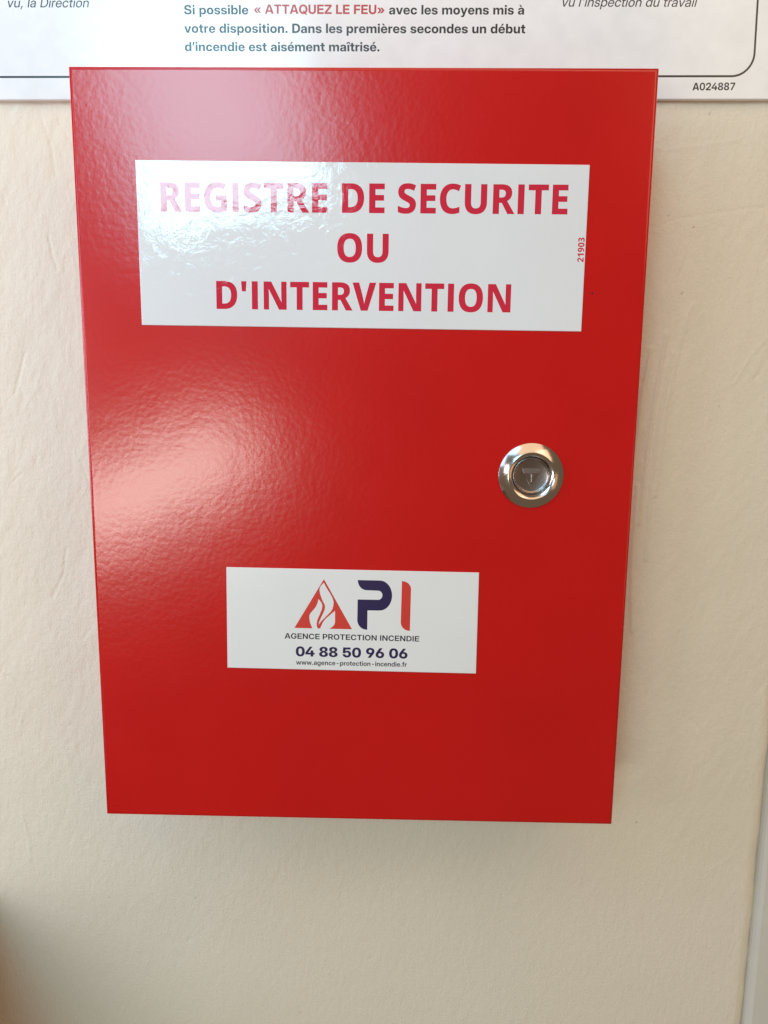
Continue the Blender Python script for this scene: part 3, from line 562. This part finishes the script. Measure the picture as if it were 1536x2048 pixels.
RIDGES = [
    # curved trowel ridges beside the cabinet
    ([(0.1480, 1.632), (0.1450, 1.610), (0.1440, 1.590), (0.1420, 1.566)], 0.0010, 0.0010),
    ([(0.1555, 1.640), (0.1515, 1.606), (0.1495, 1.575), (0.1475, 1.540)], 0.0008, 0.0009),
    ([(0.1595, 1.630), (0.1550, 1.600), (0.1527, 1.560), (0.1525, 1.520)], 0.0009, 0.0008),
    ([(0.1675, 1.655), (0.1635, 1.640), (0.1575, 1.600), (0.1555, 1.555)], 0.0007, 0.0006),
    ([(0.1455, 1.560), (0.1450, 1.520), (0.1475, 1.480)], 0.0010, 0.0008),
    # thin crack
    ([(0.1350, 1.6975), (0.1400, 1.6930), (0.1465, 1.6920), (0.1560, 1.6965), (0.1650, 1.6975), (0.1800, 1.7000), (0.2000, 1.7025), (0.2200, 1.7040)], 0.0004, -0.00024),
    ([(0.1350, 1.7325), (0.1480, 1.7290), (0.1650, 1.7310), (0.1850, 1.7340)], 0.0008, 0.00016),
    ([(0.1920, 1.6150), (0.2000, 1.6300), (0.2100, 1.6420), (0.2220, 1.6520)], 0.0006, 0.00030),
    # brush marks at the left
    ([(-0.1640, 1.7430), (-0.1600, 1.7300), (-0.1585, 1.7150)], 0.0006, -0.00030),
    ([(-0.1560, 1.7420), (-0.1480, 1.7290), (-0.1390, 1.7160)], 0.0005, -0.00028),
    ([(-0.1640, 1.6870), (-0.1625, 1.6770), (-0.1600, 1.6690)], 0.0005, -0.00045),
    ([(-0.1800, 1.6270), (-0.1830, 1.6170), (-0.1870, 1.6050)], 0.0006, -0.00045),
    ([(-0.1530, 1.5700), (-0.1490, 1.5570), (-0.1470, 1.5480)], 0.0005, -0.00035),
    ([(-0.1990, 1.3640), (-0.1960, 1.3500), (-0.1955, 1.3350)], 0.0007, 0.00035),
]
rs = random.Random(4)
for k in range(70):                                            # short trowel and brush marks everywhere
    x, z = rs.uniform(-0.235, 0.22), rs.uniform(1.33, 1.76)
    ln, an = rs.uniform(0.006, 0.03), rs.gauss(1.45, 0.45)
    RIDGES.append(([(x, z), (x + ln * 0.5 * math.cos(an), z + ln * 0.5 * math.sin(an)), (x + ln * math.cos(an + 0.15), z + ln * math.sin(an + 0.15))], rs.uniform(0.0004, 0.0008), rs.uniform(-0.00040, 0.00030)))
for k in range(520):                                           # fine brush hairs and pin marks
    x, z = rs.uniform(-0.235, 0.22), rs.uniform(1.20, 1.76)
    if z < 1.38 and rs.random() < 0.6: continue
    ln, an = rs.uniform(0.0015, 0.011), rs.gauss(1.35, 0.35)
    RIDGES.append(([(x, z), (x + ln * math.cos(an), z + ln * math.sin(an))], rs.uniform(0.0004, 0.0006), rs.uniform(-0.00030, 0.00020)))
SPOTS = [(0.1652, 1.6925, 0.0007, 0.9), (0.1618, 1.6600, 0.0009, 0.55), (0.1525, 1.6980, 0.0008, 0.5), (0.1440, 1.6160, 0.0007, 0.4),
         (0.1570, 1.3660, 0.0008, 0.6), (0.2080, 1.2700, 0.0006, 0.4), (-0.1500, 1.3110, 0.0008, 0.45), (-0.1520, 1.3350, 0.0007, 0.5),
         (-0.0370, 1.2370, 0.0010, 0.4), (-0.0990, 1.3120, 0.0008, 0.45), (0.1690, 1.7460, 0.0006, 0.6), (0.1850, 1.6030, 0.0006, 0.5)]
build_wall()

# ------------------------------------------------------------------ flat lettering


def flat_obj(name, groups, y, mat, parent):
    """a flat print standing a hair proud of its ground; groups: lists of closed (x, z) outlines, filled by winding number"""
    verts, faces = [], []
    for loops in groups:
        pts, edges = [], []
        for lp in loops:
            k = len(pts)
            pts += [Vector((a * 1000.0, b * 1000.0)) for a, b in lp]
            edges += [(k + i, k + (i + 1) % len(lp)) for i in range(len(lp))]
        v, _, f, _, _, _ = delaunay_2d_cdt(pts, edges, [], 0, 1e-6)
        S = np.array([(lp[i][0] * 1000, lp[i][1] * 1000, lp[(i + 1) % len(lp)][0] * 1000, lp[(i + 1) % len(lp)][1] * 1000) for lp in loops for i in range(len(lp))])
        base = len(verts)
        verts += [(p.x * 0.001, y, p.y * 0.001) for p in v]
        for t in f:
            cx = sum(v[i].x for i in t) / len(t)
            cy = sum(v[i].y for i in t) / len(t)
            up = (S[:, 1] <= cy) & (S[:, 3] > cy)
            dn = (S[:, 1] > cy) & (S[:, 3] <= cy)
            side = (S[:, 2] - S[:, 0]) * (cy - S[:, 1]) - (cx - S[:, 0]) * (S[:, 3] - S[:, 1])
            if int((up & (side > 0)).sum()) - int((dn & (side < 0)).sum()) != 0:
                faces.append([base + i for i in t])
    me = bpy.data.meshes.new(name)
    me.from_pydata(verts, [], faces)
    me.validate()
    me.materials.append(mat)
    o = bpy.data.objects.new(name, me)
    return link(o, parent)


def flatten(c, n=5):
    pts = [(c[i], c[i + 1], c[i + 2]) for i in range(0, len(c), 3)]
    full = []
    for k, (x, y, on) in enumerate(pts):
        px, py, pon = pts[k - 1]
        if not on and not pon: full.append(((x + px) / 2, (y + py) / 2, 1))
        full.append((x, y, on))
    while not full[0][2]: full = full[1:] + full[:1]
    out = []
    k = 0
    while k < len(full):
        x, y, on = full[k]
        if on:
            out.append((x, y))
            k += 1
        else:
            x0, y0 = out[-1]
            x2, y2, _ = full[(k + 1) % len(full)]
            for j in range(1, n):
                t = j / n
                out.append(((1 - t) ** 2 * x0 + 2 * t * (1 - t) * x + t * t * x2, (1 - t) ** 2 * y0 + 2 * t * (1 - t) * y + t * t * y2))
            k += 1
    return out


def letters(font, text, p0, p1, cap, ref='E', shear=0.0, track=0.0):
    """outlines of a line of text whose ink runs from p0 to p1 along the base line, with letters cap high"""
    G = GLYPHS[font]
    pen, loops = 0.0, []
    for ch in text:
        if ch == ' ':
            pen += G[' '][0] if ' ' in G else 260
            continue
        adv, cs = G[ch]
        loops.append([[(x + pen + shear * y, y) for x, y in flatten(c)] for c in cs])
        pen += adv + track
    x0 = min(p[0] for g in loops for l in g for p in l)
    x1 = max(p[0] for g in loops for l in g for p in l)
    hgt = max(v for c in G[ref][1] for v in c[1::3])
    sx = math.hypot(p1[0] - p0[0], p1[1] - p0[1]) / (x1 - x0)
    sz = cap / hgt
    a = math.atan2(p1[1] - p0[1], p1[0] - p0[0])
    ca, sa = math.cos(a), math.sin(a)
    res = []
    for g in loops:
        res.append([[(p0[0] + (x - x0) * sx * ca - y * sz * sa, p0[1] + (x - x0) * sx * sa + y * sz * ca) for x, y in l] for l in g])
    return res


# ------------------------------------------------------------------ the red cabinet
Z0, Z1 = 1.4, 1.74447
FY = -0.06
cabinet = thing("wall_cabinet", (0, 0, Z0), "red metal wall cabinet with white stickers and round chrome lock on plaster wall", "cabinet")
bm = box_bm(-0.1232, 0.1232, -0.0445, -0.0010, Z0 + 0.0018, Z1 - 0.0018)
bevel(bm, lambda a, b: True, 0.0012, 3)
obj("body", bm, M_RED, cabinet, weighted=True)
# door: sheet metal tray with rounded bends and open mitred corners
bm = box_bm(-0.125, 0.125, FY, -0.0455, Z0, Z1)
bevel(bm, lambda a, b: abs(a.y - FY) < 1e-5 and abs(b.y - FY) < 1e-5, 0.0019, 6)
door = obj("door", bm, M_RED, cabinet, weighted=True)


def slab(name, corners, y_back, y_front, mat, parent, r=0.0004):
    bm = prism_bm([(x, y_back, z) for x, z in corners], [(x, y_front, z) for x, z in corners])
    bevel(bm, lambda a, b: abs(a.y - y_front) < 1e-6 and abs(b.y - y_front) < 1e-6, min(r, (y_back - y_front) * 0.4), 2)
    return obj(name, bm, mat, parent, smooth=False)


SY = FY - 0.00030
title = slab("title_sticker", [(-0.09752, 1.70670), (0.09776, 1.70562), (0.09766, 1.63616), (-0.09742, 1.63726)], FY + 0.0002, SY, M_TITLE, cabinet)
title["label"] = "large white sticker with red capitals above the lock"
PR = SY - 0.000015
for txt, p0, p1, cap in (("REGISTRE DE SECURITE", (-0.08712, 1.68544), (0.08911, 1.68534), 0.01218),
                         ("OU", (-0.01025, 1.66484), (0.01222, 1.66483), 0.01203),
                         ("D'INTERVENTION", (-0.06378, 1.64450), (0.0661, 1.64405), 0.01200)):
    flat_obj("lettering", letters("humanist_bold", txt, p0, p1, cap), PR, M_TITLE_RED, title)
code = letters("humanist_bold", "21903", (0, 0), (0.01021, 0), 0.0027, ref='1')
flat_obj("code_number", [[[(0.09708 - v, 1.66564 + u) for u, v in l] for l in g] for g in code], PR, M_TITLE_RED, title)

label = slab("company_label", [(-0.06214, 1.52715), (0.05594, 1.52628), (0.05594, 1.47698), (-0.06268, 1.47784)], FY + 0.0002, SY, M_LABEL, cabinet)
label["label"] = "small white sticker with a flame logo and a telephone number"
FLAME_A = [(-0.01639, 1.5221), (-0.00316, 1.49796), (-0.01395, 1.498), (-0.01265, 1.49883), (-0.01183, 1.49969), (-0.01136, 1.5005), (-0.01118, 1.5014), (-0.01118, 1.50687), (-0.01243, 1.50583), (-0.01415, 1.50425), (-0.01566, 1.50289), (-0.01696, 1.50108), (-0.0177, 1.49941), (-0.01826, 1.49806), (-0.01943, 1.49813), (-0.01981, 1.49938), (-0.01989, 1.50036), (-0.01954, 1.50238), (-0.01846, 1.50484), (-0.01742, 1.50744), (-0.01711, 1.50922), (-0.01754, 1.51063), (-0.01835, 1.51168), (-0.01908, 1.51246), (-0.01921, 1.51127), (-0.01951, 1.51024), (-0.02034, 1.50846), (-0.02181, 1.50666), (-0.02284, 1.50539), (-0.02328, 1.50441), (-0.02333, 1.50298), (-0.023, 1.50085), (-0.02193, 1.49809), (-0.03044, 1.49817)]
FLAME_HOLE = [(-0.01627, 1.52035), (-0.01704, 1.51976), (-0.01777, 1.51892), (-0.01833, 1.51785), (-0.0185, 1.51679), (-0.01821, 1.5149), (-0.01723, 1.51205), (-0.01621, 1.51007), (-0.01587, 1.50888), (-0.01604, 1.50746), (-0.01656, 1.50612), (-0.01781, 1.50343), (-0.01873, 1.50114), (-0.01899, 1.49971), (-0.01795, 1.50138), (-0.01544, 1.504), (-0.0132, 1.50635), (-0.01234, 1.50788), (-0.01196, 1.50961), (-0.01187, 1.51116), (-0.01226, 1.51283), (-0.01337, 1.51502), (-0.01508, 1.51773), (-0.01585, 1.51912)]
LETTER_P = [(-0.00056, 1.5219), (0.00975, 1.52184), (0.01087, 1.52172), (0.01196, 1.52133), (0.01296, 1.52067), (0.01384, 1.51979), (0.01457, 1.5187), (0.01512, 1.51746), (0.01546, 1.5161), (0.01559, 1.51469), (0.01549, 1.51327), (0.01518, 1.5119), (0.01466, 1.51063), (0.01396, 1.50951), (0.01309, 1.50859), (0.0121, 1.5079), (0.01102, 1.50746), (0.00989, 1.5073), (0.0041, 1.5073), (0.00403, 1.49785), (0.00382, 1.49785), (0.00296, 1.49792), (0.00214, 1.49817), (0.00137, 1.49858), (0.0007, 1.49914), (0.00014, 1.49983), (-0.00029, 1.50062), (-0.00056, 1.50148), (-0.00068, 1.50239), (-0.00056, 1.51253), (0.00907, 1.51251), (0.00969, 1.51263), (0.01025, 1.51295), (0.01069, 1.51345), (0.01097, 1.51407), (0.01106, 1.51475), (0.01095, 1.51543), (0.01066, 1.51604), (0.01021, 1.51652), (0.00965, 1.51682), (0.00903, 1.51692), (0.00354, 1.51705), (0.00277, 1.51716), (0.00202, 1.51743), (0.00133, 1.51785), (0.00072, 1.51842), (0.00022, 1.51911), (-0.00016, 1.5199), (-0.00041, 1.52075), (-0.00052, 1.52165)]
LETTER_I = [(0.0201, 1.52169), (0.02033, 1.5217), (0.02111, 1.52161), (0.02185, 1.52139), (0.02254, 1.52105), (0.02315, 1.52059), (0.02366, 1.52003), (0.02405, 1.51939), (0.0243, 1.51869), (0.02441, 1.51795), (0.02418, 1.49765), (0.02382, 1.49765), (0.02306, 1.49774), (0.02233, 1.49796), (0.02165, 1.49833), (0.02106, 1.49881), (0.02056, 1.49939), (0.02018, 1.50006), (0.01994, 1.50078), (0.01983, 1.50154)]
area = lambda l: sum(a[0] * b[1] - b[0] * a[1] for a, b in zip(l, l[1:] + l[:1]))
HOLE_DIR = -1 if area(FLAME_A) * area(FLAME_HOLE) > 0 else 1
flat_obj("logo_flame", [[FLAME_A, FLAME_HOLE[::HOLE_DIR]]], PR, M_PRINT_RED, label)
flat_obj("logo_letter", [[LETTER_P]], PR, M_NAVY, label)
flat_obj("logo_letter", [[LETTER_I]], PR, M_PRINT_RED, label)
flat_obj("lettering", letters("grotesk_medium", "AGENCE PROTECTION INCENDIE", (-0.03514, 1.49286), (0.02865, 1.49242), 0.00268, track=10), PR, M_BLACK, label)
flat_obj("lettering", letters("grotesk_heavy", "04 88 50 96 06", (-0.02989, 1.48418), (0.02325, 1.48389), 0.00490, ref='4'), PR, M_NAVY, label)
flat_obj("lettering", letters("grotesk_medium", "www.agence-protection-incendie.fr", (-0.02978, 1.48002), (0.02298, 1.47982), 0.00168, ref='w'), PR, M_BLACK, label)

# lock: chrome cone ring, recessed cup, turned core with a raised triangle
LX, LZ = 0.07810, 1.57200
mm = 0.001


def place(o, y=FY):
    o.location = (LX, y, LZ)
    return o


lock = obj("lock", lathe_bm([(r * mm, h * mm) for r, h in (
    (13.9, -0.6), (14.75, -0.1), (14.8, 0.40), (14.72, 0.62), (14.5, 0.78), (10.72, 3.05), (10.58, 3.08), (10.42, 2.98), (9.35, 2.42), (9.15, 2.40), (9.0, 2.25), (8.5, 0.6), (8.3, 0.1))]), M_CHROME, None, sharp=22)
lock.location = (LX, FY, LZ)
lock.parent = cabinet
lock.matrix_parent_inverse = Matrix.Translation(-cabinet.location)
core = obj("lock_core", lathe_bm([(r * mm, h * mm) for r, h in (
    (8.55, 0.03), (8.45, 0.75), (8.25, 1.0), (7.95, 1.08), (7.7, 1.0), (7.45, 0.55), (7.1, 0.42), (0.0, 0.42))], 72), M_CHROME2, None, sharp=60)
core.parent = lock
def edged(bm):
    bmesh.ops.bevel(bm, geom=list(bm.edges), offset=0.00014, segments=2, profile=0.5, affect='EDGES')
    return bm


tb = [(-4.6, 3.5), (4.8, 3.5), (0.45, -5.3), (-0.35, -5.3)]
tt = [(-3.4, 1.1), (3.9, 1.1), (0.35, -4.4), (-0.25, -4.4)]
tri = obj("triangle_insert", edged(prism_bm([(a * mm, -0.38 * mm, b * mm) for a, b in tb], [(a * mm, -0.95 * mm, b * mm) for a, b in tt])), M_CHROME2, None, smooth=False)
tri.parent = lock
wb = [(-0.85, 1.15), (1.35, 1.15), (0.32, -3.5), (-0.02, -3.5)]
wt = [(-0.25, 0.65), (0.85, 0.6), (0.26, -3.0), (0.04, -3.0)]
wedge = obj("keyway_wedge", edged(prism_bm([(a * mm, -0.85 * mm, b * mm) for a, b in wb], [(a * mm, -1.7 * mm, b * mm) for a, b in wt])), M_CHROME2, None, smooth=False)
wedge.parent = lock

# ------------------------------------------------------------------ the notice board above
board_root = thing("notice_board", (0.0, 0.0, 1.7515), "white laminated safety notice with grey border and French instructions, above the red cabinet", "notice")
ta = 0.0040
def bz(x): return 1.75087 + ta * x                               # bottom edge, hung slightly out of level
bc = [(-0.24, bz(-0.24)), (0.1999, bz(0.1999)), (0.1966, 2.06), (-0.2433, 2.06)]
slab("board", bc, -0.0006, -0.0032, M_BOARD, board_root, 0.0004)
BY = -0.0032 - 0.000015
hw = 0.00048
def lz(x): return 1.76132 + ta * x
path = [(-0.2285, 1.900), (-0.2285, lz(-0.2285) + 0.0105)]
for k in range(1, 9):
    a = math.radians(180 + 90 * k / 8)
    path.append((-0.2285 + 0.0105 * (1 + math.cos(a)), lz(-0.218) + 0.0105 * (1 + math.sin(a))))
cx = 0.1772
for k in range(0, 11):
    a = math.radians(-90 + 90 * k / 10)
    path.append((cx + 0.0102 * math.cos(a), lz(cx) + 0.0102 * (1 + math.sin(a))))
path += [(0.1868, 1.800), (0.1860, 1.900)]
left, right = [], []
for k, (x, z) in enumerate(path):
    a, b = path[max(k - 1, 0)], path[min(k + 1, len(path) - 1)]
    dx, dz = b[0] - a[0], b[1] - a[1]
    n = math.hypot(dx, dz)
    left.append((x - dz / n * hw, z + dx / n * hw))
    right.append((x + dz / n * hw, z - dx / n * hw))
flat_obj("border_line", [[left + right[::-1]]], BY, M_INK, board_root)
for txt, p0, p1, cap, mat in (
        ("Si possible", (-0.0895, 1.78916), (-0.05809, 1.78921), 0.00423, M_INK),
        ("« ATTAQUEZ LE FEU»", (-0.0554, 1.78948), (0.00807, 1.78942), 0.00418, M_INK_RED),
        ("avec les moyens mis à", (0.01025, 1.78930), (0.07549, 1.78934), 0.00423, M_INK),
        ("votre disposition. Dans les premières secondes un début", (-0.08968, 1.78090), (0.07638, 1.78098), 0.00424, M_INK),
        ("d’incendie est aisément maîtrisé.", (-0.08965, 1.77263), (0.0058, 1.77275), 0.00420, M_INK),
        ("A024887", (0.15874, 1.75553), (0.17932, 1.75572), 0.00345, M_INK)):
    flat_obj("lettering", letters("grotesk_bold", txt, p0, p1, cap, ref='D' if txt[0] != 'A' else 'A'), BY, mat, board_root)
for txt, p0, p1 in (("vu, la Direction", (-0.1758, 1.79216), (-0.13595, 1.79222)),
                    ("vu l'inspection du travail", (0.09374, 1.79288), (0.15836, 1.79287))):
    flat_obj("lettering", letters("grotesk_regular", txt, p0, p1, 0.00424, ref='D', shear=0.21), BY, M_INK, board_root)

# ------------------------------------------------------------------ door frame at the right edge
fr = thing("door_frame", (0.27, 0, 1.2), "pale grey painted frame standing beyond the rounded plaster edge at the right", "door frame")
bm = box_bm(0.2290, 0.390, -0.0030, 0.030, 0.7, 2.4)
bevel(bm, lambda a, b: abs(a.x - b.x) < 1e-6 and abs(a.y - b.y) < 1e-6 and a.y < 0, 0.0030, 2)
obj("casing", bm, M_FRAME, fr, smooth=False)

# ------------------------------------------------------------------ unseen cupboard, assumed out of view at left, shaped to throw the lower-left shade
wc = thing("unseen_cupboard", (-0.40, -0.10, 0.7), "unseen brown wooden cupboard, assumed out of view to cast the lower-left shade", "cupboard")
bm = box_bm(-0.60, -0.2320, -0.30, -0.0025, 0.7, 1.300)
bevel(bm, lambda a, b: True, 0.002, 2)
obj("carcass", bm, M_WOOD, wc, weighted=True)
bm = box_bm(-0.61, -0.2265, -0.315, -0.0020, 1.3003, 1.3190)
bevel(bm, lambda a, b: True, 0.003, 3)
obj("top", bm, M_WOOD, wc, weighted=True)
